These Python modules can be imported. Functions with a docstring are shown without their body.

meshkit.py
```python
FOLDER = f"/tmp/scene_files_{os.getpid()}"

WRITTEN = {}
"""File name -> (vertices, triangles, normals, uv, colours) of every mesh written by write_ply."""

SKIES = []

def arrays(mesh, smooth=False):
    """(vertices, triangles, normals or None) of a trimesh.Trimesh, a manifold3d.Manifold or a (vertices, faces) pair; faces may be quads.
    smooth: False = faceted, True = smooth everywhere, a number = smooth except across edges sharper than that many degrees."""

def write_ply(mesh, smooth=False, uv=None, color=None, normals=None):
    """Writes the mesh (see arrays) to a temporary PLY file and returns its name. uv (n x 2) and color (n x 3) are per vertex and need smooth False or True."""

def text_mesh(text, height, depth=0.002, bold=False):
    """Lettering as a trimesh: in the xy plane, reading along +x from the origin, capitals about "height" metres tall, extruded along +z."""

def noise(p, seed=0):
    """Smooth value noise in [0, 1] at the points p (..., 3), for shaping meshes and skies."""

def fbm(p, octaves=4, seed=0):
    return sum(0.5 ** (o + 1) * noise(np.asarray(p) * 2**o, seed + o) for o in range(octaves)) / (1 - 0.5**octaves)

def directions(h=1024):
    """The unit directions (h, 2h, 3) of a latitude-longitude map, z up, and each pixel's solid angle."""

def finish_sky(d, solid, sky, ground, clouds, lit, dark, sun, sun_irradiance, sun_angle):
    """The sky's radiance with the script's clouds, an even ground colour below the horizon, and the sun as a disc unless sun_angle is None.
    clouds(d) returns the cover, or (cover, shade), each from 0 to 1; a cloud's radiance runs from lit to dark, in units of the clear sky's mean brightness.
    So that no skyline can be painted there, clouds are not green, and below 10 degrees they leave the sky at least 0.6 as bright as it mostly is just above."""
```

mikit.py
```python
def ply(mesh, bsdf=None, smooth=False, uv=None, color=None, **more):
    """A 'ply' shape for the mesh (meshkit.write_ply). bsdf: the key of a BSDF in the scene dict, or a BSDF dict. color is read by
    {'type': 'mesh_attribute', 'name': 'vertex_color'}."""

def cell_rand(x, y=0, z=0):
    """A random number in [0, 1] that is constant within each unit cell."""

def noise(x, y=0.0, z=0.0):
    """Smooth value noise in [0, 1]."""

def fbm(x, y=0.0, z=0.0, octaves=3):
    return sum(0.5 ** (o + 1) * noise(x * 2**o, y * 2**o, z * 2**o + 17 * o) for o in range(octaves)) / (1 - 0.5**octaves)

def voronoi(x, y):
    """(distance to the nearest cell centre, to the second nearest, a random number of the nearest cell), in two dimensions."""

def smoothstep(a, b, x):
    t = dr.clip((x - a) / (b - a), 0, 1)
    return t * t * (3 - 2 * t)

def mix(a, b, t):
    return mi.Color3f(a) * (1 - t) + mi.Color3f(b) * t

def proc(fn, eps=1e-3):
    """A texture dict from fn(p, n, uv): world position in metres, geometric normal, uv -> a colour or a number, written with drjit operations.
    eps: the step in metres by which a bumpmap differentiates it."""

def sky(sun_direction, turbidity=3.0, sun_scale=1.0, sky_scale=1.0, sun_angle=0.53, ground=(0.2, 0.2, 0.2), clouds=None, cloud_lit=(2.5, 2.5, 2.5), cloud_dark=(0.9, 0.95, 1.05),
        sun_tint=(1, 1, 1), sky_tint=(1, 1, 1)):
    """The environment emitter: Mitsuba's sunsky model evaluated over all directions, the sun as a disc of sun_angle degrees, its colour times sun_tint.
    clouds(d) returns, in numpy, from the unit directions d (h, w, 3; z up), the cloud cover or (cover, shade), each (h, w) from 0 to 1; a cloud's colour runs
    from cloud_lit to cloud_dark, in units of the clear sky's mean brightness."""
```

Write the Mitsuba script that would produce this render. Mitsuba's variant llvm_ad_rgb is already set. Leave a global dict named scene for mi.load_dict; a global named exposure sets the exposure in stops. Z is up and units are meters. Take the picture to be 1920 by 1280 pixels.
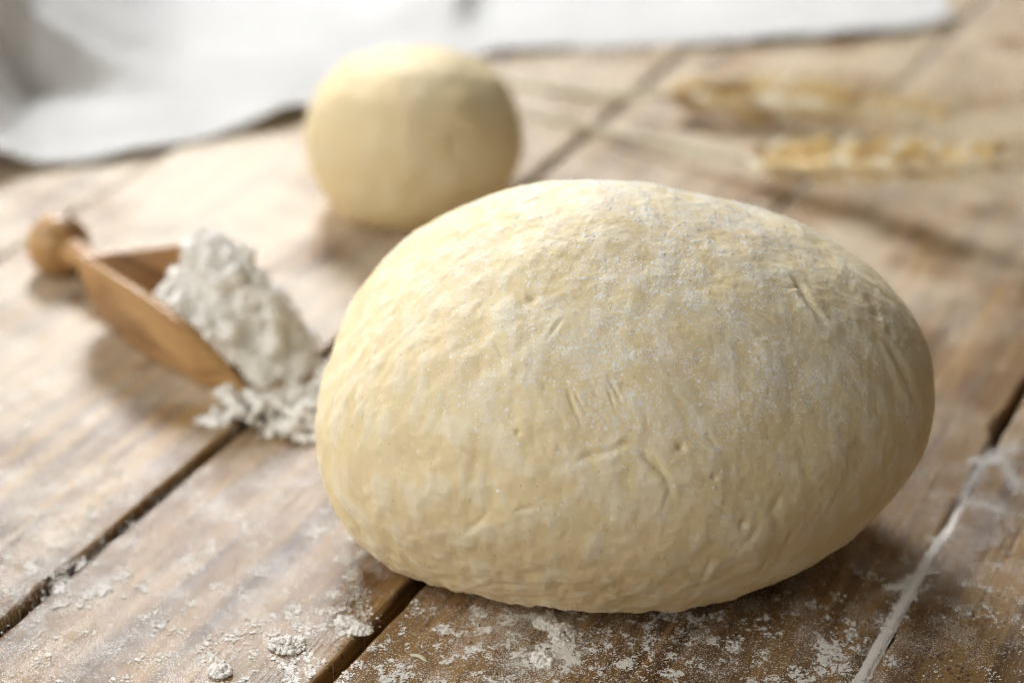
import math
import numpy as np
import trimesh
import drjit as dr
import mitsuba as mi
import mikit
import meshkit
from scipy.spatial import cKDTree
from mikit import noise, fbm, voronoi, smoothstep, mix

T = mi.ScalarTransform4f
scene, labels = {}, {}
rng = np.random.default_rng(11)

# ------------------------------------------------------------------ camera, light, exposure
CAM = np.array([0.0, -0.70, 0.40])
PITCH, FPX = math.radians(25), 4533.0
FW = np.array([0, math.cos(PITCH), -math.sin(PITCH)])
UP = np.array([0, math.sin(PITCH), math.cos(PITCH)])
exposure = 0.36
scene['camera'] = {
    'type': 'thinlens', 'fov': 2 * math.degrees(math.atan(960 / FPX)), 'fov_axis': 'x',
    'to_world': T().look_at(origin=CAM.tolist(), target=(CAM + FW).tolist(), up=[0, 0, 1]),
    'aperture_radius': 0.0080, 'focus_distance': 0.728, 'near_clip': 0.05, 'far_clip': 30.0}


def window(key, az, el, dist, w, h, rgb, label, target=(0.02, 0.1, 0.03)):
    """A soft window-like lamp: a rectangle at azimuth az (degrees, from +y towards +x) and elevation el."""
    a, e = math.radians(az), math.radians(el)
    pos = np.array(target) + dist * np.array([math.sin(a) * math.cos(e), math.cos(a) * math.cos(e), math.sin(e)])
    scene[key] = {'type': 'rectangle', 'to_world': T().look_at(origin=pos.tolist(), target=list(target), up=[0, 0, 1]) @ T().scale([w / 2, h / 2, 1]),
                  'emitter': {'type': 'area', 'radiance': {'type': 'rgb', 'value': list(rgb)}}}
    labels[key] = {'label': label, 'kind': 'structure'}


window('window_light', -12, 34, 2.2, 0.50, 0.58, (43.0, 43.2, 43.6), 'tall bright window behind the table')
window('window_light_001', -130, 34, 2.2, 2.2, 1.5, (2.4, 2.34, 2.2), 'broad unseen fill lamp added in front of the table')  # added glowing panel, lifts the front of the dough
window('window_light_002', -72, 36, 2.2, 1.1, 0.9, (4.4, 4.4, 4.4), 'soft unseen fill lamp added at the scoop end of the table')  # added glowing panel, brightens the flour heap and the dough beside it
scene['room_light'] = {'type': 'constant', 'radiance': {'type': 'rgb', 'value': [0.07, 0.061, 0.050]}}


def at(x, y, z=0.0):
    """The point at height z seen at a pixel of the 1920 x 1280 photograph: how positions were measured."""
    d = FW + np.array([1.0, 0, 0]) * (x - 960) / FPX - UP * (y - 640) / FPX
    return CAM + d * ((z - CAM[2]) / d[2])


def tag(key, label=None, category=None, group=None, kind=None):
    labels[key] = {k: v for k, v in dict(label=label, category=category, group=group, kind=kind).items() if v}


def sstep(a, b, x):
    t = np.clip((x - a) / (b - a), 0, 1)
    return t * t * (3 - 2 * t)


# ------------------------------------------------------------------ materials
AZ = math.radians(23.6)
UX, UY, VX, VY = math.sin(AZ), math.cos(AZ), math.cos(AZ), -math.sin(AZ)      # along and across the planks


def wood_color(p, n, uv):
    u, v = uv.x, uv.y
    warp = 0.010 * fbm(u * 5, v * 14, 0, 3)
    rings = fbm((v + warp) * 170, u * 2.6, 3, 3)
    fibre = noise(v * 1500, u * 38, 1) * 0.6 + noise(v * 3100, u * 90, 7) * 0.4
    streak = fbm(v * 420, u * 7, 5, 2)
    tone = fbm(u * 9, v * 22, 9, 3)
    t = smoothstep(0.30, 0.72, 0.50 * rings + 0.28 * fibre + 0.22 * streak)
    c = mix((0.085, 0.038, 0.013), (0.335, 0.200, 0.078), t)
    c = mix(c, mi.Color3f(0.36, 0.220, 0.098), 0.40 * smoothstep(0.42, 0.72, tone) * (0.4 + 0.6 * t))
    dark = smoothstep(0.60, 0.78, fbm(v * 260 + 9, u * 11, 4, 3))
    c = mix(c, mi.Color3f(0.055, 0.026, 0.012), 0.6 * dark)
    pale = smoothstep(0.45, 0.75, fbm(p.x * 28, p.y * 28, 2, 3))
    c = mix(c, mi.Color3f(0.38, 0.255, 0.130), 0.30 * pale)
    # small dark pits in the worn wood, most of them beyond the flour-filled joint
    across = p.x * VX + p.y * VY
    a, b, r = voronoi(u * 300, v * 420)
    pit = smoothstep(0.34, 0.12, a) * dr.select(r < 0.30 + 0.25 * smoothstep(0.125, 0.14, across), 1.0, 0.0) * smoothstep(0.38, 0.6, fbm(u * 45, v * 60, 4, 2))
    c = mix(c, mi.Color3f(0.055, 0.042, 0.038), 0.8 * pit)
    # flour rubbed into the grain, plus far-table glare painted as a paler film
    back = smoothstep(-0.10, 0.26, p.y - 0.25 * p.x)  # weight of the painted glare, growing towards the far side
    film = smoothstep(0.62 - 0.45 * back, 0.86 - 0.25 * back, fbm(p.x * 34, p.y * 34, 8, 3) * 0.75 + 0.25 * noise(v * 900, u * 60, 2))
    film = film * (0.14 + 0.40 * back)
    # fine powder: tiny white specks, denser where the dust was thrown
    s1, s2, s3 = voronoi(p.x * 1900, p.y * 1900)
    powder = smoothstep(0.40, 0.22, s1) * dr.select(s3 < 0.75 * smoothstep(0.44, 0.74, fbm(p.x * 120, p.y * 120, 5, 3) * 0.7 + 0.3 * fbm(p.x * 26, p.y * 26, 6, 2)), 1.0, 0.0)
    powder = powder * smoothstep(0.20, 0.05, p.y + 0.2 * p.x)
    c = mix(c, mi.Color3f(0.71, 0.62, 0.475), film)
    return mix(c, mi.Color3f(0.90, 0.88, 0.86), 0.8 * powder)


def wood_height(p, n, uv):
    u, v = uv.x, uv.y
    h = 0.00022 * fbm(v * 900, u * 22, 1, 3) + 0.00010 * noise(v * 2600, u * 130, 5)
    saw = noise((u + 0.35 * v) * 900, v * 26, 6)
    return h + 0.00005 * saw


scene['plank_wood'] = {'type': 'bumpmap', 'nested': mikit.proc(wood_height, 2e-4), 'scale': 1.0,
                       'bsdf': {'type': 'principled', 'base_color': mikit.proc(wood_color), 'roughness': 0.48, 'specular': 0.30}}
scene['dark_wood'] = {'type': 'principled', 'base_color': {'type': 'rgb', 'value': [0.06, 0.036, 0.022]}, 'roughness': 0.8}
scene['dough_skin'] = {'type': 'twosided', 'bsdf': {'type': 'principled', 'base_color': {'type': 'mesh_attribute', 'name': 'vertex_color'}, 'roughness': 0.6, 'specular': 0.25}}


def flour_color(p, n, uv):
    return mix((0.87, 0.85, 0.80), (0.93, 0.915, 0.88), noise(p.x * 400, p.y * 400, p.z * 400))


scene['flour'] = {'type': 'twosided', 'bsdf': {'type': 'diffuse', 'reflectance': mikit.proc(flour_color)}}
# single crumbs of flour let light through
scene['flour_crumb'] = {'type': 'principledthin', 'base_color': {'type': 'rgb', 'value': [0.90, 0.885, 0.86]}, 'roughness': 0.9, 'diff_trans': 0.9, 'spec_trans': 0.0}


def olive_color(p, n, uv):
    q = uv
    w = 0.02 * fbm(q.x * 30, q.y * 60, 1, 3)
    g = fbm((q.y + w) * 260, q.x * 12, 2, 3)
    s = smoothstep(0.52, 0.72, fbm((q.y + w) * 120, q.x * 9, 6, 2))
    c = mix((0.33, 0.165, 0.060), (0.60, 0.375, 0.165), g)
    return mix(c, mi.Color3f(0.17, 0.075, 0.026), 0.65 * s)


scene['olive_wood'] = {'type': 'twosided', 'bsdf': {'type': 'principled', 'base_color': mikit.proc(olive_color), 'roughness': 0.42, 'specular': 0.45}}


def linen_color(p, n, uv):
    weave = noise(p.x * 1500, p.y * 300) * noise(p.x * 300, p.y * 1500)
    return mix((0.60, 0.598, 0.59), (0.72, 0.72, 0.715), weave)


scene['linen'] = {'type': 'twosided', 'bsdf': {'type': 'diffuse', 'reflectance': mikit.proc(linen_color)}}
scene['straw'] = {'type': 'twosided', 'bsdf': {'type': 'principled', 'base_color': {'type': 'rgb', 'value': [0.62, 0.58, 0.43]}, 'roughness': 0.5, 'specular': 0.3}}
scene['grain_husk'] = {'type': 'twosided', 'bsdf': {'type': 'principled', 'base_color': {'type': 'rgb', 'value': [0.67, 0.50, 0.235]}, 'roughness': 0.5, 'specular': 0.35}}
scene['grain_husk_pale'] = {'type': 'twosided', 'bsdf': {'type': 'principled', 'base_color': {'type': 'rgb', 'value': [0.79, 0.73, 0.57]}, 'roughness': 0.5, 'specular': 0.35}}
scene['grain_husk_dark'] = {'type': 'twosided', 'bsdf': {'type': 'principled', 'base_color': {'type': 'rgb', 'value': [0.30, 0.17, 0.06]}, 'roughness': 0.5, 'specular': 0.35}}
scene['awn_straw'] = {'type': 'twosided', 'bsdf': {'type': 'principled', 'base_color': {'type': 'rgb', 'value': [0.66, 0.57, 0.38]}, 'roughness': 0.5, 'specular': 0.3}}

# ------------------------------------------------------------------ the table of loose planks
ROT = [np.linalg.qr(np.random.default_rng(500 + k).normal(size=(3, 3)))[0] for k in range(8)]


def NZ(x, y, z, seed=0, o=3):
    """Fractal noise from 0 to 1, each octave in a frame turned another way so that no lattice shows."""
    q = np.stack(np.broadcast_arrays(*[np.asarray(a, float) for a in (x, y, z)]), -1)
    return sum(0.5 ** (k + 1) * meshkit.noise(q @ ROT[(k + seed) % 8] * 2.03 ** k + 11.3 * k, seed + k) for k in range(o)) / (1 - 0.5 ** o)


def uvw(u, v, z):
    return np.stack([u * UX + v * VX, u * UY + v * VY, z], -1)


def grid_faces(nu, nv):
    i, j = np.meshgrid(np.arange(nu - 1), np.arange(nv - 1), indexing='ij')
    a = i * nv + j
    return np.vstack([np.stack([a, a + nv, a + nv + 1], -1).reshape(-1, 3), np.stack([a, a + nv + 1, a + 1], -1).reshape(-1, 3)])


EDGES = [-0.725, -0.580, -0.434, -0.2935, -0.1240, -0.0178, 0.1300, 0.283, 0.431]
GAPS = [0.003, 0.003, 0.003, 0.0030, 0.0027, 0.0052, 0.0030, 0.003, 0.003]       # width of the joint at each edge
LIFT = [0, 0, 0.0006, 0.0022, 0.0, 0.0006, 0.0004, 0.0]
us = np.concatenate([np.arange(-0.34, -0.2, 0.01), np.arange(-0.2, 0.32, 0.0022), np.arange(0.32, 1.05, 0.008)])


def edge_wobble(k, u, side):
    w = 0.0016 * (NZ(u * 14, k * 7.3, 0, seed=k) - 0.5) + 0.0014 * (NZ(u * 90, k * 3.1, side, seed=20 + k, o=2) - 0.5)
    chip = sstep(0.70, 0.86, NZ(u * 34, k * 5.7 + side * 3, 2, seed=40 + k, o=2)) * 0.0030
    skew = {5: math.tan(math.radians(2.0)) * (u + 0.06)}.get(k, 0)
    return w + skew * 0.6, chip


for i in range(len(EDGES) - 1):
    wl, cl = edge_wobble(i, us, 0)
    wr, cr = edge_wobble(i + 1, us, 1)
    lo = EDGES[i] + GAPS[i] / 2 + wl + cl
    hi = EDGES[i + 1] - GAPS[i + 1] / 2 + wr - cr
    e = np.array([0, .0003, .0007, .0013, .0022, .0035])
    s = np.concatenate([e, np.linspace(.0055, 1, 46)[:-1] * 0.5])
    half = np.concatenate([e, np.linspace(0.0055, 0.5 * (EDGES[i + 1] - EDGES[i]), 34)])
    w_ = (hi - lo)[:, None]
    V = np.concatenate([lo[:, None] + half[None, :-1] * w_ / (EDGES[i + 1] - EDGES[i]), hi[:, None] - half[None, ::-1] * w_ / (EDGES[i + 1] - EDGES[i])], 1)
    U = np.repeat(us[:, None], V.shape[1], 1)
    dist = np.minimum(V - lo[:, None], hi[:, None] - V)
    r = 0.0016
    Z = LIFT[i] - (r - np.sqrt(np.maximum(r * r - np.maximum(r - dist, 0) ** 2, 0))) * 0.9
    Z = Z + 0.0007 * (NZ(U * 9, V * 30, i, seed=3) - 0.5) + 0.00030 * (NZ(U * 20, V * 330, i, seed=4) - 0.5)
    nu, nv = V.shape
    rim = np.stack([uvw(us, lo, np.full_like(us, -0.020)), uvw(us, hi, np.full_like(us, -0.020))], 1)   # bottom corners
    P = np.concatenate([rim[:, :1], uvw(U, V, Z), rim[:, 1:]], 1)
    q = np.concatenate([np.stack([us + 7.3 * i, lo + 3.1 * i - .02], -1)[:, None], np.stack([U + 7.3 * i, V + 3.1 * i], -1), np.stack([us + 7.3 * i, hi + 3.1 * i + .02], -1)[:, None]], 1)
    F = grid_faces(nu, nv + 2)[:, ::-1]
    F = F[:, ::-1] if False else F
    m = trimesh.Trimesh(P.reshape(-1, 3), F, process=False)
    if m.face_normals[len(F) // 4][2] < 0:
        F = F[:, ::-1]
    key = 'wooden_table__plank' + (f'_{i:03d}' if i else '')
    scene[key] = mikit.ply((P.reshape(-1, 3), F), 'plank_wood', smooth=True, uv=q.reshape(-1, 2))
bx = trimesh.creation.box([1.5, 2.0, 0.02])
bx.apply_transform(trimesh.transformations.rotation_matrix(-AZ, [0, 0, 1]))
bx.apply_translation([0.0, 0.35, -0.0305])
scene['wooden_table__underframe'] = mikit.ply(bx, 'dark_wood')
tag('wooden_table', 'worn brown table top of loose wooden planks dusted with flour', 'table')
tag('wooden_table__plank_006', 'pitted plank beyond the flour-filled joint')

# ------------------------------------------------------------------ dough
BIG = dict(co=[-0.018, -0.0796, -0.0763, -0.0502, -0.0019, -0.0308, -0.0391, -0.0349, -0.0301, 0.0324, 0.0371, 0.0467, 0.1566, -0.0116, -0.0465, 0.0919, 0.0128, -0.003, -0.0067, -0.0191, -0.0552, 0.0067, 0.0049, 0.0062, 0.0031, -0.007, -0.0724, -0.0329, 0.0017, 0.0318, -0.0686, -0.0891, -0.0781, -0.0634, -0.0241, 0.0501], cen=[0.03127, 0.01063, 0.05092], ax=[0.10381, 0.09226, 0.0653])
SMALL = dict(co=[-0.0464, -0.0149, -0.0008, 0.0059, 0.0092, 0.0596, 0.0245, 0.0081, 0.0009, 0.0429, 0.0062, -0.0051, -0.0244, -0.0171, -0.0283, -0.0257, -0.0071, -0.0034, -0.0042, -0.0058, -0.0071, -0.0107, -0.0065, -0.003, -0.0006, 0.0006, -0.0328, -0.0142, -0.0044, -0.0, -0.0251, -0.0053, 0.0011, 0.0362, 0.0202, 0.014], cen=[-0.0428, 0.2959, 0.03325], ax=[0.04876, 0.04601, 0.04253])


def lump_shape(d, co, cen, ax):
    """A lump of dough: an ellipsoid bent by polynomials of the direction, sagging flat on the table."""
    x, y, z = d.T
    b = [x**i * y**j * z**(n - i - j) for n in (4, 5) for i in range(n + 1) for j in range(n + 1 - i)]
    r = (1 + np.array(b).T @ np.array(co)) / np.sqrt(((d / np.array(ax)) ** 2).sum(1))
    p = np.array(cen) + d * r[:, None]
    k, z = 0.004, p[:, 2]
    p[:, 2] = np.where(z < k, np.where(z > -k, (z + k) ** 2 / (4 * k), 0), z)
    return p


def normals(p, f):
    n, fn = np.zeros_like(p), np.cross(p[f[:, 1]] - p[f[:, 0]], p[f[:, 2]] - p[f[:, 0]])
    for k in range(3):
        for c in range(3):
            n[:, c] += np.bincount(f[:, k], fn[:, c], len(p))
    return n / (np.linalg.norm(n, axis=1, keepdims=True) + 1e-20)


def icosphere(level):
    """Unit icosphere by midpoint subdivision, indices only (fast for many levels)."""
    m = trimesh.creation.icosphere(subdivisions=0)
    v, f = np.array(m.vertices), np.array(m.faces)
    v /= np.linalg.norm(v, axis=1, keepdims=True)
    for _ in range(level):
        e = np.sort(np.vstack([f[:, [0, 1]], f[:, [1, 2]], f[:, [2, 0]]]), 1)
        code = e[:, 0].astype(np.int64) * len(v) + e[:, 1]
        uq, inv = np.unique(code, return_inverse=True)
        mid = v[uq // len(v)] + v[uq % len(v)]
        mid /= np.linalg.norm(mid, axis=1, keepdims=True)
        a, b, c = (inv.reshape(3, -1) + len(v))
        v = np.vstack([v, mid])
        f = np.vstack([np.stack(x, 1) for x in ((f[:, 0], a, c), (f[:, 1], b, a), (f[:, 2], c, b), (a, b, c))])
    return v, f


def carve(p, lines, pits=()):
    out, closed = np.zeros(len(p)), np.zeros(len(p))
    for pts, depth, width, lip in lines:
        depth, width, lip = depth * 0.36, width * 0.85, lip * 0.15
        a = np.array(pts) / 1000
        t = np.linspace(0, len(a) - 1, max(2, int(np.linalg.norm(np.diff(a, axis=0), axis=1).sum() / 0.0003)))
        c = np.stack([np.interp(t, np.arange(len(a)), a[:, k]) for k in range(3)], 1)
        c += 0.0011 * (np.stack([NZ(c[:, 0] * 220, c[:, 1] * 220, c[:, 2] * 220, seed=70 + k) for k in range(3)], 1) - 0.5) * min(1, len(t) / 40)
        d, k = cKDTree(c).query(p, distance_upper_bound=6 * width / 1000)
        ok = np.isfinite(d)
        x, w = d[ok] * 1000, width
        fade = np.sin(np.pi * (k[ok] + 1) / (len(c) + 1)) ** 0.6
        g = -depth * np.exp(-(x / w) ** 2) + lip * np.exp(-((x - 2.2 * w) / (1.1 * w)) ** 2)
        out[ok] += g * fade / 1000
    for c, depth, width in pits:
        x = np.linalg.norm(p - np.array(c) / 1000, axis=1) * 1000
        out -= depth * np.exp(-(x / width) ** 2) / 1000
    return out


CREASES = [
 [[[86.4, -19.1, 104.1], [87.8, -21.5, 102.8], [89.6, -25.4, 100.7], [91.1, -28.8, 98.6], [93.4, -30.9, 96.6], [95.5, -32.6, 94.6]], 3.2, 1.5, 1.0],
 [[[83.8, -25.3, 103.2], [87.7, -22.9, 102.4]], 1.4, 0.8, 0.2],
 [[[72.9, -38.8, 101.4], [79.7, -40.3, 98.1]], 1.2, 0.8, 0.3],
 [[[111.5, -24.2, 87.6], [117.0, -25.0, 81.7], [122.1, -28.8, 71.1], [124.3, -30.0, 63.4]], 1.8, 2.2, 1.0],
 [[[130.7, -11.3, 68.1], [131.4, -15.5, 60.6], [132.3, -13.6, 50.9]], 2.0, 2.0, 1.0],
 [[[106.7, -23.4, 91.7], [111.2, -27.2, 86.3], [115.7, -32.3, 77.9], [117.9, -36.8, 69.2]], 1.0, 2.5, 0.3],
 [[[12.1, -77.0, 76.0], [18.2, -80.2, 72.5], [23.4, -79.7, 74.7], [28.1, -79.6, 75.5], [33.2, -78.3, 77.6], [37.0, -79.0, 76.5], [41.0, -81.2, 72.2], [46.1, -82.6, 67.7], [53.2, -82.5, 64.1], [59.0, -82.0, 60.4], [62.7, -81.5, 56.9]], 1.6, 1.3, 0.7],
 [[[15.6, -64.1, 91.3], [17.8, -70.4, 85.8], [20.6, -75.0, 81.0]], 0.9, 0.7, 0.2],
 [[[17.5, -65.9, 90.1], [21.3, -72.4, 84.3]], 0.7, 0.6, 0.2],
 [[[27.6, -66.7, 90.5], [30.6, -73.0, 84.5]], 0.8, 0.6, 0.2],
 [[[24.5, -71.7, 85.4], [27.5, -74.6, 82.5]], 0.7, 0.5, 0.1],
 [[[28.6, -65.4, 91.7], [31.5, -70.1, 87.5]], 0.8, 0.6, 0.2],
 [[[21.8, -63.5, 92.7], [25.3, -69.7, 87.5]], 0.6, 0.6, 0.2],
 [[[37.1, -76.7, 79.8], [40.8, -79.7, 74.9], [43.8, -82.2, 69.4], [46.6, -84.5, 61.6]], 1.1, 1.0, 0.4],
 [[[49.4, -82.7, 65.9], [54.9, -82.4, 63.3]], 0.8, 0.7, 0.2],
 [[[54.5, -80.8, 67.9], [60.2, -80.6, 64.2]], 0.8, 0.7, 0.2],
 [[[56.2, -74.0, 79.1], [59.5, -75.9, 74.9]], 0.8, 1.0, 0.2],
 [[[78.5, -74.3, 58.7], [77.3, -75.5, 54.1], [78.3, -74.5, 45.3]], 1.6, 2.4, 0.6],
 [[[72.4, -77.9, 50.0], [69.3, -78.9, 45.9]], 1.2, 1.4, 0.4],
 [[[76.5, -73.8, 39.1], [74.7, -70.9, 31.0]], 1.0, 1.5, 0.3],
 [[[58.8, -81.9, 42.4], [56.8, -78.8, 32.6]], 1.2, 1.2, 0.5],
 [[[72.3, -73.3, 70.5], [76.1, -73.0, 67.3]], 0.7, 1.2, 0.2],
 [[[2.2, 7.4, 116.3], [6.2, 9.9, 117.7], [10.3, 12.4, 118.7]], 1.4, 1.2, 0.3],
 [[[-8.1, 25.1, 110.5], [-5.2, 26.2, 111.6]], 1.5, 1.6, 0.2],
 [[[-37.9, -6.2, 88.5], [-38.3, -14.1, 86.9]], 1.1, 1.0, 0.2],
 [[[15.5, -46.4, 103.3], [12.5, -50.0, 100.7], [10.3, -53.3, 98.2]], 1.0, 0.9, 0.3],
 [[[-4.9, -49.0, 96.0], [-2.5, -54.4, 93.4]], 1.0, 0.9, 0.2],
 [[[-20.0, 12.1, 104.7], [-12.5, 10.5, 109.5]], 1.0, 1.0, 0.2],
 [[[-6.8, -78.2, 55.1], [-10.2, -76.9, 50.5], [-14.0, -74.7, 45.4]], 1.1, 1.2, 0.5],
 [[[0.7, -80.9, 56.3], [6.8, -82.3, 59.3]], 0.9, 0.9, 0.3],
 [[[-21.5, -54.4, 16.8], [-13.0, -61.4, 19.7], [-4.7, -70.7, 26.7], [12.8, -77.6, 29.6]], 1.2, 1.6, 0.5],
 [[[0.6, -34.1, 105.8], [4.1, -40.6, 103.9]], 0.8, 0.8, 0.3],
 [[[15.8, -40.4, 106.6], [20.0, -44.8, 104.9]], 0.8, 0.7, 0.2],
 [[[61.6, -25.1, 110.4], [69.7, -26.9, 107.5]], 0.7, 2.4, 0.2],
 [[[45.8, -83.4, 65.7], [43.4, -85.5, 58.7]], 0.7, 0.9, 0.2],
 [[[82.0, -60.8, 81.1], [84.9, -63.6, 75.3]], 0.6, 1.2, 0.2]]
PITS = [[[67.5, -80.0, 51.9], 1.3, 1.2], [[1.7, -72.4, 78.1], 1.0, 0.8], [[48.9, -77.8, 76.0], 1.0, 1.2], [[58.8, -79.9, 67.3], 0.8, 1.0], [[82.8, -71.0, 41.9], 0.7, 1.2], [[-57.0, -18.5, 59.8], 0.9, 2], [[6.4, -38.4, 105.6], 0.8, 1.5], [[112.8, -15.6, 90.1], 1.2, 2], [[116.8, -19.2, 85.0], 1.2, 1.6]]
CREASES_SMALL = [[[[-69.9, 268.8, 57.7], [-58.4, 268.4, 63.7], [-42.8, 270.8, 67.7], [-29.3, 275.2, 68.5], [-15.8, 279.0, 64.7], [-6.8, 281.1, 58.3], [-1.1, 281.2, 49.9]], 1.5, 4.0, 1.2], [[[-13.5, 272.1, 59.0], [-4.5, 273.5, 49.0], [-1.2, 273.1, 36.9]], 1.2, 5, 0.5], [[[-77.4, 265.4, 27.6], [-69.8, 258.1, 37.9], [-58.2, 252.9, 42.0]], 0.9, 6, 0.4]]


d, f = icosphere(8)
p = lump_shape(d, **BIG)
p[:, 0] = BIG['cen'][0] + (p[:, 0] - BIG['cen'][0]) * (1 + 0.016 * (p[:, 0] > BIG['cen'][0]) * sstep(0, .04, p[:, 0] - BIG['cen'][0]))
n = normals(p, f)
mm = p * 1000
rel = mm - np.array(BIG['cen']) * 1000
# dimples and stretch marks run down the front: noise squeezed across that direction
DOWN = np.array([-.22, -.42, -.88]); DOWN /= np.linalg.norm(DOWN)
SIDE = np.cross(DOWN, [0, 1.0, 0]); SIDE /= np.linalg.norm(SIDE)
lean = np.stack([rel @ SIDE, rel @ DOWN * 0.62, rel @ np.cross(SIDE, DOWN) * 0.8], 1)
left = sstep(25, -45, rel[:, 0] + 0.35 * rel[:, 2])
low = sstep(5, -42, rel[:, 2])
disp = carve(p, CREASES, PITS)
N3 = lambda s, seed, o=3, q=None: NZ(*((rel if q is None else q) / s).T, seed=seed, o=o)   # noqa: E731
disp += 0.0028 * (N3(34, 1, 2) - 0.5)                            # broad hand-made unevenness
disp += (0.0010 + 0.0006 * left) * (N3(11, 2, 3) - 0.5)
dim = N3(5.2, 3, 2, lean)
disp += (0.0006 + 0.0007 * left + 0.0006 * low) * (dim - 0.5)    # dimples drawn out downwards
disp += 0.00028 * (N3(1.9, 7, 3) - 0.5) + 0.00010 * (N3(0.9, 8, 2) - 0.5)
disp += 0.0026 * low * sstep(-30, -46, rel[:, 2]) * (N3(7, 9, 2, lean * np.array([1, .6, 1])) - 0.5)
disp *= sstep(0.0, 0.006, p[:, 2])
pb = p + n * disp[:, None]
pb[:, 2] = np.maximum(pb[:, 2], 0.0012)
nb = normals(pb, f)
# colour of the dough itself: cream, yellower where bare, whiter where flour was kneaded in; small specks of bran
mott = N3(5.2, 3, 2, lean) * 0.6 + N3(4, 11, 3, lean) * 0.4
white = np.clip(0.75 * sstep(0.42, 0.64, mott) + 0.4 * (N3(1.3, 12, 2) - 0.5), 0, 1)[:, None]
col = (1 - white) * np.array([0.785, 0.655, 0.395]) + white * np.array([0.835, 0.760, 0.570])
pink = sstep(0.5, 0.72, N3(19, 13, 2))[:, None] * 0.25
col = col * (1 - pink) + pink * np.array([0.76, 0.60, 0.42])
spots = rng.choice(len(p), 1500, replace=False)
hue = rng.uniform(0.15, 0.85, len(spots))[:, None]
col[spots] = col[spots] * (1 - hue) + hue * np.array([0.20, 0.09, 0.03])
topn = sstep(0.25, 0.9, nb[:, 2])
film = (topn * sstep(0.40, 0.70, N3(9, 14, 3)) * 0.12)[:, None]
col = col * (1 - film) + film * np.array([0.86, 0.83, 0.77])
CRUMB_V = np.array([[1, 0, 0], [.3, .95, 0], [-.8, .6, 0], [-.8, -.6, 0], [.3, -.95, 0], [0, 0, 1.0]])
CRUMB_F = np.array([[0, 1, 5], [1, 2, 5], [2, 3, 5], [3, 4, 5], [4, 0, 5]])


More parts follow.
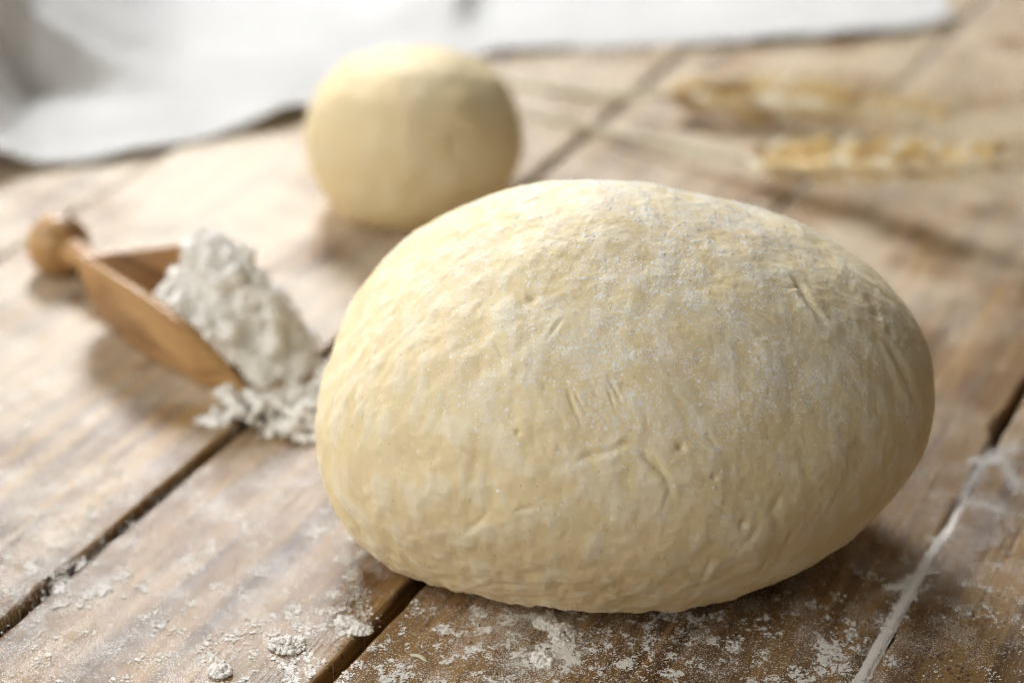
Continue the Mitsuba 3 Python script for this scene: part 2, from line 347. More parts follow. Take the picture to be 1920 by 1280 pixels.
def grains(c, r, flat=0.45, jitter=0.35, up=None):
    """One mesh of many small uneven crumbs, low mounds of five facets lying on the surface with the normals up at the points c with the radii r."""
    k = len(c)
    v = CRUMB_V[None] * (1 + jitter * rng.uniform(-1, 1, (k, 6, 1))) + jitter * 0.4 * rng.uniform(-1, 1, (k, 6, 3)) * np.array([1, 1, .3])
    a = rng.uniform(0, 2 * np.pi, k)
    ca, sa = np.cos(a)[:, None], np.sin(a)[:, None]
    x = np.stack([v[..., 0] * ca - v[..., 1] * sa, v[..., 0] * sa + v[..., 1] * ca, v[..., 2] * np.broadcast_to(flat, (k,))[:, None]], -1)
    if up is not None:
        e1 = np.cross(up, [0.3, 0.9, 0.1]); e1 /= np.linalg.norm(e1, axis=1, keepdims=True)
        e2 = np.cross(up, e1)
        x = x[..., :1] * e1[:, None] + x[..., 1:2] * e2[:, None] + x[..., 2:] * up[:, None]
    x = c[:, None] + x * np.asarray(r)[:, None, None]
    return x.reshape(-1, 3), (CRUMB_F[None] + 6 * np.arange(k)[:, None, None]).reshape(-1, 3)


# flour lying on the dough: thick over the crown, thinning out down the front
px, pz = rel[:, 0], rel[:, 2]
dens = sstep(0.30, 0.85, nb[:, 2]) * np.exp(-((px - 22) / 58) ** 2) * sstep(0.36, 0.66, 0.6 * N3(6, 21, 3) + 0.4 * N3(17, 22, 2)) * 3.2
dens += 0.10 * sstep(-0.1, 0.35, nb[:, 2]) * sstep(-70, 10, px) * sstep(95, 20, px)
dens += 1.2 * np.exp(-(((mm - np.array([57.0, -79.5, 51.0])) / 4.6) ** 2).sum(1)) + 0.35 * np.exp(-(((mm - np.array([33.0, -84, 58.0])) / 6) ** 2).sum(1))
dens += 1.6 * np.exp(-(((mm - np.array([91.0, -50.0, 84.0])) / 5.5) ** 2).sum(1))
dens *= np.clip(nb @ np.array([0, -0.4, 0.75]) * 2, 0, 1)
pw = (rng.uniform(0, 1, len(p)) < np.clip(dens * 0.10, 0, 0.28))[:, None] * rng.uniform(.35, 1, (len(p), 1))   # powder in the skin
col = col * (1 - pw) + pw * np.array([0.93, 0.905, 0.85])
scene['dough_ball'] = mikit.ply((pb, f), 'dough_skin', smooth=True, color=col)
tag('dough_ball', 'large pale ball of kneaded dough sprinkled with flour, in sharp focus', 'dough')

near = dens > 0.01
idx = np.flatnonzero(near)
pick = rng.choice(idx, 20000, replace=True, p=dens[idx] / dens[idx].sum())
rad = np.clip(rng.lognormal(math.log(0.00021), 0.45, len(pick)), 0.0001, 0.00062)
t_ = rng.normal(0, 0.00022, (len(pick), 3))
c = pb[pick] + t_ - nb[pick] * ((t_ * nb[pick]).sum(1) - 0.00002)[:, None]
scene['dough_ball__flour_dusting'] = mikit.ply(grains(c, rad, up=nb[pick], flat=rng.uniform(.2, .6, len(c))), 'flour', smooth=True)
tag('dough_ball__flour_dusting', kind='stuff')

d6, f6 = icosphere(6)
p = lump_shape(d6, **SMALL)
n = normals(p, f6)
disp = carve(p, [[a, b * 1.1, w * 2.4, l * .5] for a, b, w, l in CREASES_SMALL]) + 0.0058 * (NZ(*(p / 0.024).T, seed=31) - 0.5) + 0.0006 * (NZ(*(p / 0.005).T, seed=32) - 0.5)
p = p + n * (disp * sstep(0, 0.006, p[:, 2]))[:, None]
p[:, 2] = np.maximum(p[:, 2], 0.0012)
w = sstep(0.45, 0.7, NZ(*(p / 0.012).T, seed=33))[:, None] * 0.4
scene['dough_ball_001'] = mikit.ply((p, f6), 'dough_skin', smooth=True, color=(1 - w) * np.array([0.77, 0.635, 0.385]) + w * np.array([0.82, 0.73, 0.53]))
tag('dough_ball_001', 'small smooth ball of dough behind the large one, blurred', 'dough')

# ------------------------------------------------------------------ wooden flour scoop
def surf(P, closed=False):
    """Triangles of a grid of points (nu, nv, 3)."""
    nu, nv = P.shape[:2]
    return P.reshape(-1, 3), grid_faces(nu, nv)


SK = [0, .33, .62, .85, 1.0]                                    # stations from the back wall to the lip
RIM_N = np.array([at(143, 476, .034), at(250, 541, .0345), at(345, 612, .0285), at(410, 683, .0140), at(452, 737, .0035)])
RIM_F = np.array([at(362, 452, .031), at(452, 490, .0345), at(530, 560, .0285), at(585, 635, .0140), at(600, 702, .0035)])
LS = np.linspace(0, 1, 200)


def smooth_rim(R):
    c = np.stack([np.interp(LS, SK, R[:, k]) for k in range(3)], 1)
    k = np.ones(25) / 25
    w = np.minimum(np.minimum(LS, 1 - LS) * 12, 1)[:, None]
    m = np.stack([np.convolve(np.pad(c[:, j], 12, mode='edge'), k, 'valid') for j in range(3)], 1)
    return c * (1 - w) + m * w


RN, RF = smooth_rim(RIM_N), smooth_rim(RIM_F)


def scoop_plan(s, q):
    """Plan position at station s (0 back wall, 1 lip) and q (-1 nearer rim, 1 farther rim), and the rim's height there."""
    n_, f_ = (np.stack([np.interp(s, LS, R[:, k]) for k in range(3)], -1) for R in (RN, RF))
    c = (n_ + f_) / 2 + (f_ - n_) / 2 * np.asarray(q)[..., None]
    return c[..., :2], c[..., 2]


def belly(s):
    return np.interp(s, [0, .03, .08, .16, .3, 1], [.0085, .0050, .0022, .0006, .0003, .0006])


def shell(sv, nq, inset, up):
    q = np.sin(np.linspace(-1, 1, nq) * np.pi / 2)[None] + 0 * sv[:, None]
    ss = np.repeat(sv[:, None], nq, 1)
    wid = np.linalg.norm(scoop_plan(sv, sv * 0 + 1)[0] - scoop_plan(sv, sv * 0 - 1)[0], axis=1)[:, None] / 2
    prof = 1 - np.sqrt(np.maximum(1 - np.abs(q) ** 7.0, 0))
    xy, rim = scoop_plan(ss, q * (1 - inset / wid) * (1.0 - 0.05 * (1 - prof)))
    lo = belly(ss) + up
    z = lo + np.maximum(rim - lo, 0.0004) * prof
    return np.concatenate([xy, z[..., None]], -1), np.stack([ss * .11 + up * 100, q * .016 + z * 1.1], -1)


nv = 51
O, uo = shell(np.concatenate([np.linspace(0, .16, 14), np.linspace(.16, 1, 60)[1:]]), nv, 0.0, 0.0)
I, ui = shell(np.concatenate([np.linspace(.036, .16, 14), np.linspace(.16, 1, 60)[1:]]), nv, 0.0034, 0.0030)
nu = len(O)
V = np.concatenate([O.reshape(-1, 3), I.reshape(-1, 3)])
G, off = grid_faces(nu, nv), nu * nv
F = [G, G[:, ::-1] + off]
ii = np.arange(nu - 1)
for col_ in (0, nv - 1):                                         # the two rims
    a, b = ii * nv + col_, (ii + 1) * nv + col_
    F.append(np.vstack([np.stack([a, a + off, b + off], 1), np.stack([a, b + off, b], 1)]))
jj = np.arange(nv - 1)
a, b = (nu - 1) * nv + jj, (nu - 1) * nv + jj + 1                # the lip
F.append(np.vstack([np.stack([a, a + off, b + off], 1), np.stack([a, b + off, b], 1)]))
# back wall: outer and inner faces fanned from their top edges, joined by the rim
for o_, sgn in ((0, 1), (off, -1)):
    k = np.arange(nv // 2)
    q = np.stack([o_ + k, o_ + k + 1, o_ + nv - 2 - k, o_ + nv - 1 - k], 1)
    F.append(np.vstack([q[:, [0, 1, 2]], q[:, [0, 2, 3]]])[:, ::sgn])
F.append(np.array([[0, nv - 1, off + nv - 1], [0, off + nv - 1, off]]))
sm = trimesh.Trimesh(V, np.vstack(F), process=False)
trimesh.repair.fix_normals(sm)
nrm, _ = trimesh.Trimesh, 0
vs, fs, ns = meshkit.arrays(sm, 40)
uvs = np.concatenate([uo.reshape(-1, 2), ui.reshape(-1, 2)])
kd = cKDTree(V)
scene['flour_scoop__bowl'] = mikit.ply((vs, fs), 'olive_wood', smooth=True, uv=uvs[kd.query(vs)[1]])


def lathe(profile, origin, axis, k=40):
    """profile: (distance along the axis, radius) rows."""
    axis = np.array(axis, float) / np.linalg.norm(axis)
    x = np.cross(axis, [0, 0, 1.0]); x /= np.linalg.norm(x)
    y = np.cross(axis, x)
    t = np.linspace(0, 2 * np.pi, k, endpoint=False)
    pr = np.array(profile)
    P = np.array(origin) + pr[:, None, :1] * axis + pr[:, None, 1:] * (np.cos(t)[None, :, None] * x + np.sin(t)[None, :, None] * y)
    i, j = np.meshgrid(np.arange(len(pr) - 1), np.arange(k), indexing='ij')
    a, b, c, e = i * k + j, i * k + (j + 1) % k, (i + 1) * k + (j + 1) % k, (i + 1) * k + j
    F = np.vstack([np.stack([a, b, c], -1).reshape(-1, 3), np.stack([a, c, e], -1).reshape(-1, 3)])
    u = np.repeat(pr[:, :1], k, 1); v = np.repeat((np.arange(k) / k * 0.03)[None], len(pr), 0)
    return (P.reshape(-1, 3), F[:, ::-1]), np.stack([u, v], -1).reshape(-1, 2)


knob_c = at(110, 460, 0.0134)
neck_a = np.append(scoop_plan(np.array(.0), np.array(.0))[0], .0170)
hd = knob_c - neck_a
hl = np.linalg.norm(hd)
m_, u_ = lathe([(0.0005, 0.0001), (0.0005, .0085), (.004, .0062), (.008, .0050), (hl * .45, .0046), (hl * .62, .0048), (hl * .8, .0056), (hl, .0054), (hl, .0001)], neck_a, hd)
scene['flour_scoop__handle'] = mikit.ply(m_, 'olive_wood', smooth=True, uv=u_)
th = np.linspace(0, np.pi, 22)
m_, u_ = lathe(np.stack([-.0118 * np.cos(th), (.0132) * np.sin(th) ** 0.8 + 1e-5], 1), knob_c, hd)
scene['flour_scoop__knob'] = mikit.ply(m_, 'olive_wood', smooth=True, uv=u_)
tag('flour_scoop', 'small olive wood scoop with a round knob handle, lying full of flour', 'scoop')


# ------------------------------------------------------------------ flour: heaps, clumps, dust
def lumps(c, r, seed, level=2, amp=0.35):
    """Uneven soft clumps of flour: small displaced spheres joined into one mesh."""
    d_, f_ = icosphere(level)
    v = []
    for k, (a, b) in enumerate(zip(c, r)):
        h = NZ(*((d_ * 1.6 + k * 3.7).T), seed=seed, o=3)
        v.append(a + d_ * (b * (1 + amp * (h - 0.5) * 2))[:, None] * np.array([1, 1, 0.85]))
    return np.vstack(v), (f_[None] + len(d_) * np.arange(len(c))[:, None, None]).reshape(-1, 3)


def heap(key, outline, height, seed, n_l, rmin, rmax, floor=0.0):
    """Heap over points given by outline(k) -> (x, y) inside and its surface height there."""
    x, y = outline
    z = height(x, y)
    r = rng.uniform(rmin, rmax, len(x)) * (0.55 + 0.9 * NZ(x * 160, y * 160, 0, seed=seed))
    c = np.stack([x, y, np.maximum(z - r * 0.35, floor + r * 0.2)], 1)
    scene[key] = mikit.ply(lumps(c, r, seed, level=1, amp=.6), 'flour', smooth=True)


g = rng.uniform(0, 1, (6000, 2))
s_, q_ = .26 + g[:, 0] * .80, (g[:, 1] * 2 - 1)
crest = np.interp(s_, [.24, .30, .38, .46, .60, .75, .90, 1.06], [.010, .026, .053, .0535, .049, .042, .031, .008])
side = np.interp(s_, [.24, .36, .60, .80, 1.06], [.008, .0285, .0245, .0110, .0005])
xy, _ = scoop_plan(np.minimum(s_, 1.06), q_)
z = side + (crest - side) * np.exp(-((q_ - .17) / .54) ** 2) + .016 * (NZ(xy[:, 0] * 95, xy[:, 1] * 95, 0, seed=51) - .5)
ok = (np.abs(q_) < .96) & (q_ < .98 - .5 * sstep(.9, 1.06, s_)) & (q_ > -.80 + .35 * sstep(.55, .95, s_))
xy, z = xy[ok], z[ok]
r = np.clip(rng.lognormal(math.log(.0011), .5, len(xy)), .0005, .0036)
big_ = np.arange(len(xy)) < 160
r[:80] = rng.uniform(.0016, .0040, 80)
lump_ = lumps(np.column_stack([xy[big_], z[big_] - r[big_] * .25]), r[big_] * 1.35, 52, amp=.75)
SS, QQ = np.meshgrid(np.linspace(.25, 1.03, 190), np.linspace(-.86, .95, 120), indexing='ij')
cr, sd_ = np.interp(SS, [.24, .30, .38, .46, .60, .75, .90, 1.06], [.008, .025, .052, .0525, .048, .041, .030, .006]), np.interp(SS, [.24, .36, .60, .80, 1.06], [.006, .028, .023, .0095, .0002])
XY, _ = scoop_plan(SS, QQ * (1 - .3 * sstep(.6, 1.0, SS) * (QQ < 0)))
n1, n2 = NZ(XY[..., 0] * 95, XY[..., 1] * 95, 0, seed=51), NZ(XY[..., 0] * 260, XY[..., 1] * 260, 0, seed=56, o=4)
ZZ = np.maximum(sd_ + (cr - sd_) * np.exp(-((QQ - .17) / .54) ** 2) + .021 * (n1 - .5) * sstep(1.0, .8, np.abs(QQ)) + .0050 * (n2 - .5), .0036)
core = np.concatenate([XY, ZZ[..., None]], -1).reshape(-1, 3)
gv, gf = grains(np.column_stack([xy[160:], z[160:]]), r[160:] * .55, flat=.9)
scene['flour_heap'] = mikit.ply((np.vstack([core, lump_[0], gv]), np.vstack([grid_faces(190, 120), lump_[1] + len(core), gf + len(core) + len(lump_[0])])), 'flour', smooth=True)
tag('flour_heap', 'lumpy heap of white flour piled up in the wooden scoop', 'flour')

# spilled flour in front of the scoop
pts = []
blob = [((455, 790), (60, 22)), ((520, 790), (80, 34)), ((585, 800), (60, 34)), ((400, 798), (32, 9)), ((610, 760), (50, 50)), ((500, 745), (50, 20)), ((560, 720), (60, 30))]
for (bx_, by_), (sx, sy) in blob:
    for _ in range(260):
        a, rr = rng.uniform(0, 2 * np.pi), math.sqrt(rng.uniform(0, 1))
        pts.append(at(bx_ + sx * rr * math.cos(a), by_ + sy * rr * math.sin(a))[:2])
pts = np.array(pts)
heap('flour_heap_001', (pts[:, 0], pts[:, 1]), lambda x, y: .0015 + .0085 * sstep(.35, .75, NZ(x * 120, y * 120, 0, seed=53)), 54, 0, .0004, .0019, 0.0003)
tag('flour_heap_001', 'low spill of crumbly flour on the planks below the scoop mouth', 'flour')

# larger clumps in front
for k, (cx, cy, w_, h_, lab) in enumerate([
        (1055, 1193, 26, 22, 'largest flour clump on the dark plank under the front of the dough'),
        (1022, 1172, 22, 12, 'low flour clump just behind the largest one before the dough'),
        (650, 1168, 22, 9, 'flour clump beside the wide dark joint, the farther of a pair'),
        (677, 1184, 22, 10, 'flour clump beside the wide dark joint, the nearer of a pair'),
        (538, 1213, 34, 17, 'flat wide flour clump in the middle of the floured plank'),
        (412, 1262, 20, 12, 'small flour clump near the lower picture edge left of the joint'),
        (1020, 1240, 26, 16, 'loose flour clump at the front edge below the largest clump')]):
    n_ = 420
    a, rr = rng.uniform(0, 2 * np.pi, n_), np.sqrt(rng.uniform(0, 1, n_))
    c = np.array([at(cx + w_ * q * math.cos(t), cy + h_ * q * math.sin(t)) for t, q in zip(a, rr)])
    r = np.clip(rng.lognormal(math.log(.00030), .5, n_), .00014, .0011)
    c[:, 2] = r * .4 + (1 - rr) * rng.uniform(0, 1, n_) * (h_ / 22) * 0.0042 + .0004
    key = 'flour_clump' + (f'_{k:03d}' if k else '')
    scene[key] = mikit.ply(lumps(c, r, 60 + k, level=1, amp=.6), 'flour', smooth=True)
    tag(key, lab, 'flour clump')

# dust on the planks
DENS = [  # photo x, y, spread x, spread y, weight: where the dust lies, measured on the table
    (1020, 1215, 150, 45, 9500), (1200, 1250, 260, 40, 9000), (1000, 1270, 300, 40, 5200), (1430, 1180, 160, 60, 3000), (870, 1160, 60, 26, 900), (1300, 1160, 300, 24, 1700), (1500, 1260, 110, 40, 1800),
    (560, 1190, 150, 70, 3600), (640, 1080, 40, 70, 1500), (655, 1150, 26, 50, 900), (380, 1130, 200, 60, 3800), (160, 1080, 120, 40, 3800), (250, 1220, 240, 60, 3400), (480, 1010, 160, 50, 2600), (300, 980, 140, 40, 1400),
    (180, 900, 180, 70, 1800), (560, 920, 60, 50, 900), (480, 1260, 160, 30, 1600), (60, 1060, 90, 40, 1600), (700, 1240, 60, 40, 400),
    (1750, 1180, 160, 110, 5200), (1820, 1050, 110, 70, 2000), (1650, 1230, 60, 60, 1400), (1620, 1010, 80, 40, 500), (1780, 950, 90, 40, 700)]
cs = []
for x, y, sx, sy, k in DENS:
    q = np.array([at(a, b) for a, b in zip(rng.normal(x, sx, int(k * 1.5)), rng.normal(y, sy, int(k * 1.5)))])
    cs.append(q)
c = np.vstack(cs)
cl = NZ(c[:, 0] * 210, c[:, 1] * 210, 0, seed=81, o=4)
cl2 = NZ(c[:, 0] * 60, c[:, 1] * 60, 0, seed=82, o=3)
keep = rng.uniform(0, 1, len(c)) < 0.22 + 0.78 * sstep(.40, .72, 0.55 * cl + 0.45 * cl2)
bare = np.array([at(730, 1075)[:2], at(700, 1110)[:2]])
for b in bare:
    keep &= rng.uniform(0, 1, len(c)) < 0.06 + sstep(.008, .014, np.linalg.norm(c[:, :2] - b, axis=1))
c, cl = c[keep], cl[keep]
across, along = c[:, 0] * VX + c[:, 1] * VY, c[:, 0] * UX + c[:, 1] * UY
ok = (np.abs(across + 0.0178 - 0.021 * (along + .06)) > .0042)
c, cl, across = c[ok], cl[ok], across[ok]
r = np.clip(rng.lognormal(math.log(.00019), .45, len(c)) * (0.7 + 1.2 * sstep(.5, .7, cl)), .00009, .0007)
r = np.where(across > .136, r * .72, r)
lift = np.interp(across, [-.3, -.1265, -.1235, -.02, -.0178, .13], [.0022, .0022, 0, 0, .0006, .0006])
c[:, 2] = lift + 0.0001 + r * rng.uniform(0, .5, len(c)) * (cl > .55)
# streaks of flour dragged beside the far joint, and the dusty rim of the clean spots
st = []
for a, b, k, sg in [((1803, 935), (1845, 868), 900, .0010), ((1845, 868), (1880, 862), 500, .0010), ((1880, 862), (1910, 925), 700, .0012), ((1803, 938), (1885, 962), 600, .0010), ((1835, 862), (1812, 868), 250, .0007), ((1848, 862), (1905, 838), 500, .0012),
                    ((1700, 1102), (1660, 1103), 500, .0006), ((1690, 1100), (1740, 1070), 500, .0010), ((640, 1010), (690, 1180), 700, .0012)]:
    t = rng.uniform(0, 1, k)[:, None]
    q = at(*a)[None] * (1 - t) + at(*b)[None] * t + rng.normal(0, sg * 1.7, (k, 3)) * (0.4 + rng.uniform(0, 1, (k, 1)))
    st.append(q)
st = np.vstack(st)
rs = np.clip(rng.lognormal(math.log(.00019), .4, len(st)), .00008, .0006)
st[:, 2] = .0005 + rs * rng.uniform(0, .3, len(st))
scene['flour_dust'] = mikit.ply(grains(np.vstack([c, st]), np.concatenate([r, rs]), flat=rng.uniform(.2, .75, len(c) + len(st))), 'flour', smooth=True)
tag('flour_dust', 'white flour dust scattered over the wooden planks', 'flour', kind='stuff')

# flour packed into the joint at the lower right
t = rng.uniform(0, 1, 9000)
ua = -0.055 + t ** 1.25 * 0.115
wv = np.interp(ua, [-.055, -.02, .02, .05], [.0019, .0014, .0009, .0007]) * (0.35 + NZ(ua * 130, 0 * ua, 0, seed=91))
va = 0.1300 + np.interp(ua, [-.05, .06], [-.0012, .0006]) + rng.normal(0, 1, len(t)) * wv * .62 - np.abs(rng.normal(0, .0016, len(t))) * (rng.uniform(0, 1, len(t)) < .25)
hz = .0007 * np.exp(-((va - .1298) / .0016) ** 2) * rng.uniform(0.2, 1, len(t))
rs = np.clip(rng.lognormal(math.log(.00027), .35, len(t)), .0001, .0006)
cc = uvw(ua, va, hz + .0002)
ul = np.linspace(-.08, .105, 400); vl = np.linspace(-.0018, .0018, 9)
UU, VV = np.meshgrid(ul, vl, indexing='ij')
ZZ = -.0013 + .0010 * (NZ(UU * 150, VV * 300, 0, seed=92) - .4) + np.interp(UU, [-.05, .05, .09, .105], [.0012, .0008, -.001, -.004])
base_v, base_f = uvw(UU, VV + .130, ZZ).reshape(-1, 3), grid_faces(400, 9)
gv, gf = grains(cc, rs)
scene['flour_line'] = mikit.ply((np.vstack([base_v, gv]), np.vstack([base_f, gf + len(base_v)])), 'flour', smooth=True)
tag('flour_line', 'line of white flour packed into the joint between two planks', 'flour', kind='stuff')

# dusty filling of the farther joints
ul = np.linspace(.16, .75, 300)
parts = []
for k in (4, 3, 5):
    lo_, hi_ = (.16, .75)
    UU, VV = np.meshgrid(ul, np.linspace(-.5, .5, 5) * (GAPS[k] + .001), indexing='ij')
    sk = 0.021 * (UU + .06) if k == 5 else 0 * UU
    ZZ = -.0028 + .0022 * (NZ(UU * 70, VV * 200 + k, 0, seed=93) - .5) - .006 * sstep(.22, .16, UU)
    parts.append((uvw(UU, VV + EDGES[k] + sk, ZZ).reshape(-1, 3), grid_faces(300, 5)))
offs = np.cumsum([0] + [len(a) for a, _ in parts])
scene['joint_dust'] = mikit.ply((np.vstack([a for a, _ in parts]), np.vstack([b + o for (_, b), o in zip(parts, offs)])), {'type': 'twosided', 'bsdf': {'type': 'diffuse', 'reflectance': {'type': 'rgb', 'value': [0.50, 0.44, 0.37]}}}, smooth=True)
tag('joint_dust', 'grey floury dust filling the joints between the farther planks', 'flour', kind='stuff')


# ------------------------------------------------------------------ wheat
def tube(pts, r, sides=6):
    pts = np.asarray(pts, float)
    t = np.gradient(pts, axis=0); t /= np.linalg.norm(t, axis=1, keepdims=True)
    a = np.cross(t, [0, 0, 1.0]); a /= np.linalg.norm(a, axis=1, keepdims=True) + 1e-9
    b = np.cross(t, a)
    k = np.arange(sides) * 2 * np.pi / sides
    v = pts[:, None] + np.broadcast_to(r, (len(pts),))[:, None, None] * (np.cos(k)[None, :, None] * a[:, None] + np.sin(k)[None, :, None] * b[:, None])
    i, j = np.meshgrid(np.arange(len(pts) - 1), np.arange(sides), indexing='ij')
    q = np.stack([i * sides + j, i * sides + (j + 1) % sides, (i + 1) * sides + (j + 1) % sides, (i + 1) * sides + j], -1).reshape(-1, 4)
    return v.reshape(-1, 3), np.vstack([q[:, [0, 1, 2]], q[:, [0, 2, 3]]])


def join(ms):
    o = np.cumsum([0] + [len(a) for a, _ in ms])
    return np.vstack([a for a, _ in ms]), np.vstack([b + k for (_, b), k in zip(ms, o)])


th = np.linspace(0, np.pi, 11)
GRAIN, GRAIN_UV = lathe(np.stack([0.5 - 0.5 * np.cos(th) - .0, np.sin(th) ** 1.1 * (1 - 0.35 * (0.5 - 0.5 * np.cos(th))) * 0.5 + 1e-4], 1), [0, 0, 0], [1, 0, 0], 10)


def grain_mesh(base, direction, length, width):
    x = direction / np.linalg.norm(direction)
    y = np.cross([0, 0, 1.0], x); y /= np.linalg.norm(y)
    z = np.cross(x, y)
    g_ = GRAIN[0]
    return base + g_[:, :1] * length * x + (g_[:, 1:2] * y + g_[:, 2:] * z) * width, GRAIN[1]


def wheat(key, path, stem, n_sp, awn_len, spread, label, bend):
    """path: the ear's axis from its base to its tip; stem: points from the base backwards."""
    a, b = np.array(path[0]), np.array(path[1])
    t_ = np.linspace(0, 1, 30)[:, None]
    axis = a * (1 - t_) + b * t_ + np.array(bend) * (t_ * (1 - t_) * 4)
    st_ = np.array(stem)
    tt = np.linspace(0, len(st_) - 1, 40)
    sp_ = np.stack([np.interp(tt, np.arange(len(st_)), st_[:, k]) for k in range(3)], 1)
    scene[f'{key}__stalk'] = mikit.ply(join([tube(sp_, .0021), tube(axis, np.linspace(.0015, .0007, 30))]), 'straw', smooth=True)
    awns, count = [], 0
    for i in range(n_sp):
        f_ = (i + .6) / (n_sp + .5)
        k = min(int(f_ * 29), 28)
        c_ = axis[k] + (axis[k + 1] - axis[k]) * (f_ * 29 - k)
        ax_ = axis[k + 1] - axis[k]; ax_ /= np.linalg.norm(ax_)
        side = np.cross(ax_, [0, 0, 1.0]); side /= np.linalg.norm(side)
        up_ = np.cross(side, ax_)
        size = (0.72 + 0.28 * math.sin(math.pi * min(1, f_ * 1.25 + .1))) * (1 if f_ < .85 else .85)
        for s_i, (cs_, cu_) in enumerate(((1, .1), (-1, .1), (.15, 1), (.35, -.8))):
            ou = side * cs_ + up_ * cu_
            ou = ou / np.linalg.norm(ou)
            dr_ = ax_ + ou * rng.uniform(.42, .70) + rng.normal(0, .06, 3)
            ln, wd = .0195 * size * rng.uniform(.9, 1.1), .0066 * size * rng.uniform(.9, 1.1)
            name = f'{key}__spikelet' + (f'_{count:03d}' if count else '')
            base_ = c_ + ou * .0012
            scene[name] = mikit.ply(grain_mesh(base_, dr_, ln, wd), ('grain_husk_pale', 'grain_husk', 'grain_husk_dark')[int(rng.choice(3, p=[.26, .58, .16]))], smooth=True)
            count += 1
            tip = base_ + dr_ / np.linalg.norm(dr_) * ln * .95
            for long_ in (1, 0)[:1 + int(s_i in (0, 1) and rng.uniform() < .7)]:
                da = (ax_ + ou * spread * rng.uniform(.4, 1.2) if long_ else ax_ + ou * rng.uniform(.7, 1.2)) + rng.normal(0, .07, 3)
                da /= np.linalg.norm(da)
                ll = awn_len * rng.uniform(.75, 1.1) if long_ else rng.uniform(.014, .024)
                tq = np.linspace(0, 1, 7)[:, None]
                line = tip + da * ll * tq + np.array([0, 0, -1.0]) * (.006 * tq ** 2) * long_
                line[:, 2] = np.maximum(line[:, 2], .0012)
                awns.append(tube(line, np.linspace(.00022, .00009, 7) if long_ else np.linspace(.0006, .0002, 7), 4))
    scene[f'{key}__awns'] = mikit.ply(join(awns), 'awn_straw', smooth=True)
    tag(f'{key}__awns', kind='stuff')
    tag(key, label, 'wheat')


e1a, e1b = at(1390, 330), at(1850, 436)
e1a[2], e1b[2] = .0085, .036
wheat('wheat_stem', (e1a, e1b), [e1a, at(1240, 268, .006), at(1100, 238, .004), at(985, 216, .0035), at(900, 200, .003)], 18, .085, .30,
      'ripe golden wheat ear nearer the dough, its tip raised off the table', (0, 0, -.002))
e2a, e2b = at(1238, 214), at(1765, 275)
e2a[2], e2b[2] = .010, .014
wheat('wheat_stem_001', (e2a, e2b), [e2a, at(1130, 178, .006), at(985, 160, .003), at(880, 146, .003)], 17, .12, .34,
      'duller wheat ear lying farther back, below the corner of the towel', (0, .004, .002))

# ------------------------------------------------------------------ towel
edge_px = [(-260, 345), (-120, 338), (0, 330), (80, 322), (200, 309), (300, 291), (420, 268), (550, 238), (650, 200), (760, 160), (850, 126), (920, 110), (1100, 104), (1300, 92), (1500, 82), (1640, 72), (1740, 60), (1785, 46)]
ep = np.array([at(*q)[:2] for q in edge_px])
xs = np.linspace(ep[0, 0], ep[-1, 0], 330)
y0 = np.interp(xs, ep[:, 0], ep[:, 1])
y0 = np.convolve(np.pad(y0, 6, mode='edge'), np.ones(13) / 13, 'valid')
y1 = np.interp(xs, [xs[0], ep[-1, 0] - .05, ep[-1, 0] - .006, ep[-1, 0]], [.84, .84, .64, y0[-1] + .030])
tv = np.linspace(0, 1, 150) ** 1.3
X = np.repeat(xs[:, None], len(tv), 1)
Y = y0[:, None] + (y1 - y0)[:, None] * tv


def bump(x, y, cx, cy, sx, sy, h):
    return h * np.exp(-((x - cx) / sx) ** 2 - ((y - cy) / sy) ** 2)


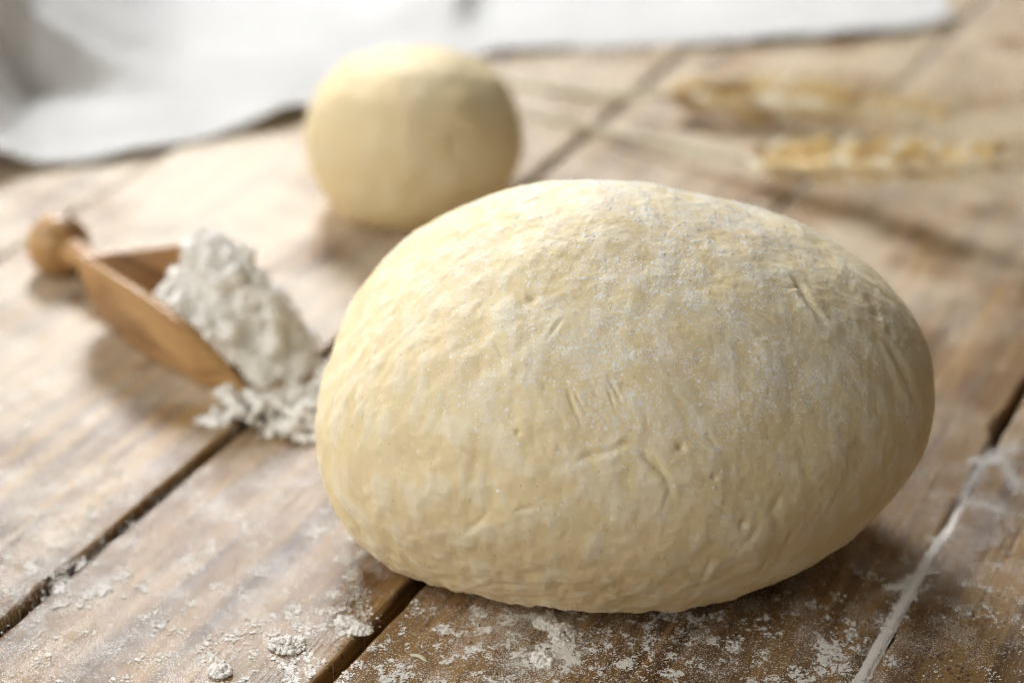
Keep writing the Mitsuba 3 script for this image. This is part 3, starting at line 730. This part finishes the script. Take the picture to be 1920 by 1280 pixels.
X0, Y0 = X, Y
X, Y = X + .030 * (NZ(X0 * 14, Y0 * 14, 0, seed=105) - .5), Y + .030 * (NZ(X0 * 14, Y0 * 14, 5, seed=106) - .5)   # uneven folds
Zt = .0035 + .010 * (NZ(X * 9, Y * 9, 0, seed=101) - .35) + .0025 * (NZ(X * 34, Y * 26, 0, seed=102) - .4)
de = Y0 - y0[:, None]
Zt = Zt * sstep(-.01, .05, de) + .0022 * sstep(.05, 0, de)
Zt += (.0022 * sstep(.45, .72, NZ(xs * 26, 0 * xs, 0, seed=103)))[:, None] * sstep(.02, .0, de)         # the hem lifts here and there
Zt += bump(X, Y, -.108, .405, .026, .016, .008)
hump = sstep(-.165, -.245, X + .10 * (Y - .45)) 
Zt += hump * .036 * sstep(.422, .456, Y + .1 * (X + .25)) * (1 - .35 * sstep(.52, .70, Y))              # the folded-up part at the left
Zt += .038 * sstep(-.232, -.262, X) * sstep(.350, .385, Y)
xl = -.034 + .02 * (Y - .5)
Zt += .013 * np.exp(-((X - xl) / .030) ** 2) * np.where(X < xl, 1, np.exp(-((X - xl) / .010) ** 2)) * sstep(.52, .58, Y)
Zt += .011 * sstep(-.215, -.25, X) * sstep(.06, 0, de)
Zt = np.maximum(Zt, .0012)
X, Y = X0, Y0
top = np.stack([X, Y, Zt + .0012], -1)
bot = np.stack([X, Y, Zt], -1)
nu, nv = X.shape
G = grid_faces(nu, nv)
V = np.concatenate([top.reshape(-1, 3), bot.reshape(-1, 3)])
F = [G, G[:, ::-1] + nu * nv]
o = nu * nv
for line in (np.arange(nu) * nv, np.arange(nu) * nv + nv - 1, np.arange(nv), (nu - 1) * nv + np.arange(nv)):
    a, b = line[:-1], line[1:]
    F.append(np.vstack([np.stack([a, b, b + o], 1), np.stack([a, b + o, a + o], 1)]))
scene['linen_towel'] = mikit.ply((V, np.vstack(F)), 'linen', smooth=60)
tag('linen_towel', 'white linen towel spread in loose folds across the back of the table', 'towel')

# a splinter on the dark plank
sp = at(785, 1232, .0012)
sd = np.array([at(800, 1238)[0] - at(770, 1226)[0], at(800, 1238)[1] - at(770, 1226)[1], .0006])
line = sp + np.linspace(-.5, .5, 7)[:, None] * sd + np.array([[0, 0, a] for a in (0, .0002, .0005, .0006, .0005, .0003, 0)])
scene['wood_splinter'] = mikit.ply(join([tube(line, [.0002, .0005, .0006, .0006, .0006, .0005, .0002], 5), tube(line[3:] + np.array([.0002, -.0009, 0]), [.0002, .0004, .0005, .0002], 5)]), 'straw', smooth=40)
tag('wood_splinter', 'tiny pale splinter of wood on the dark plank beside the wide joint', 'splinter')
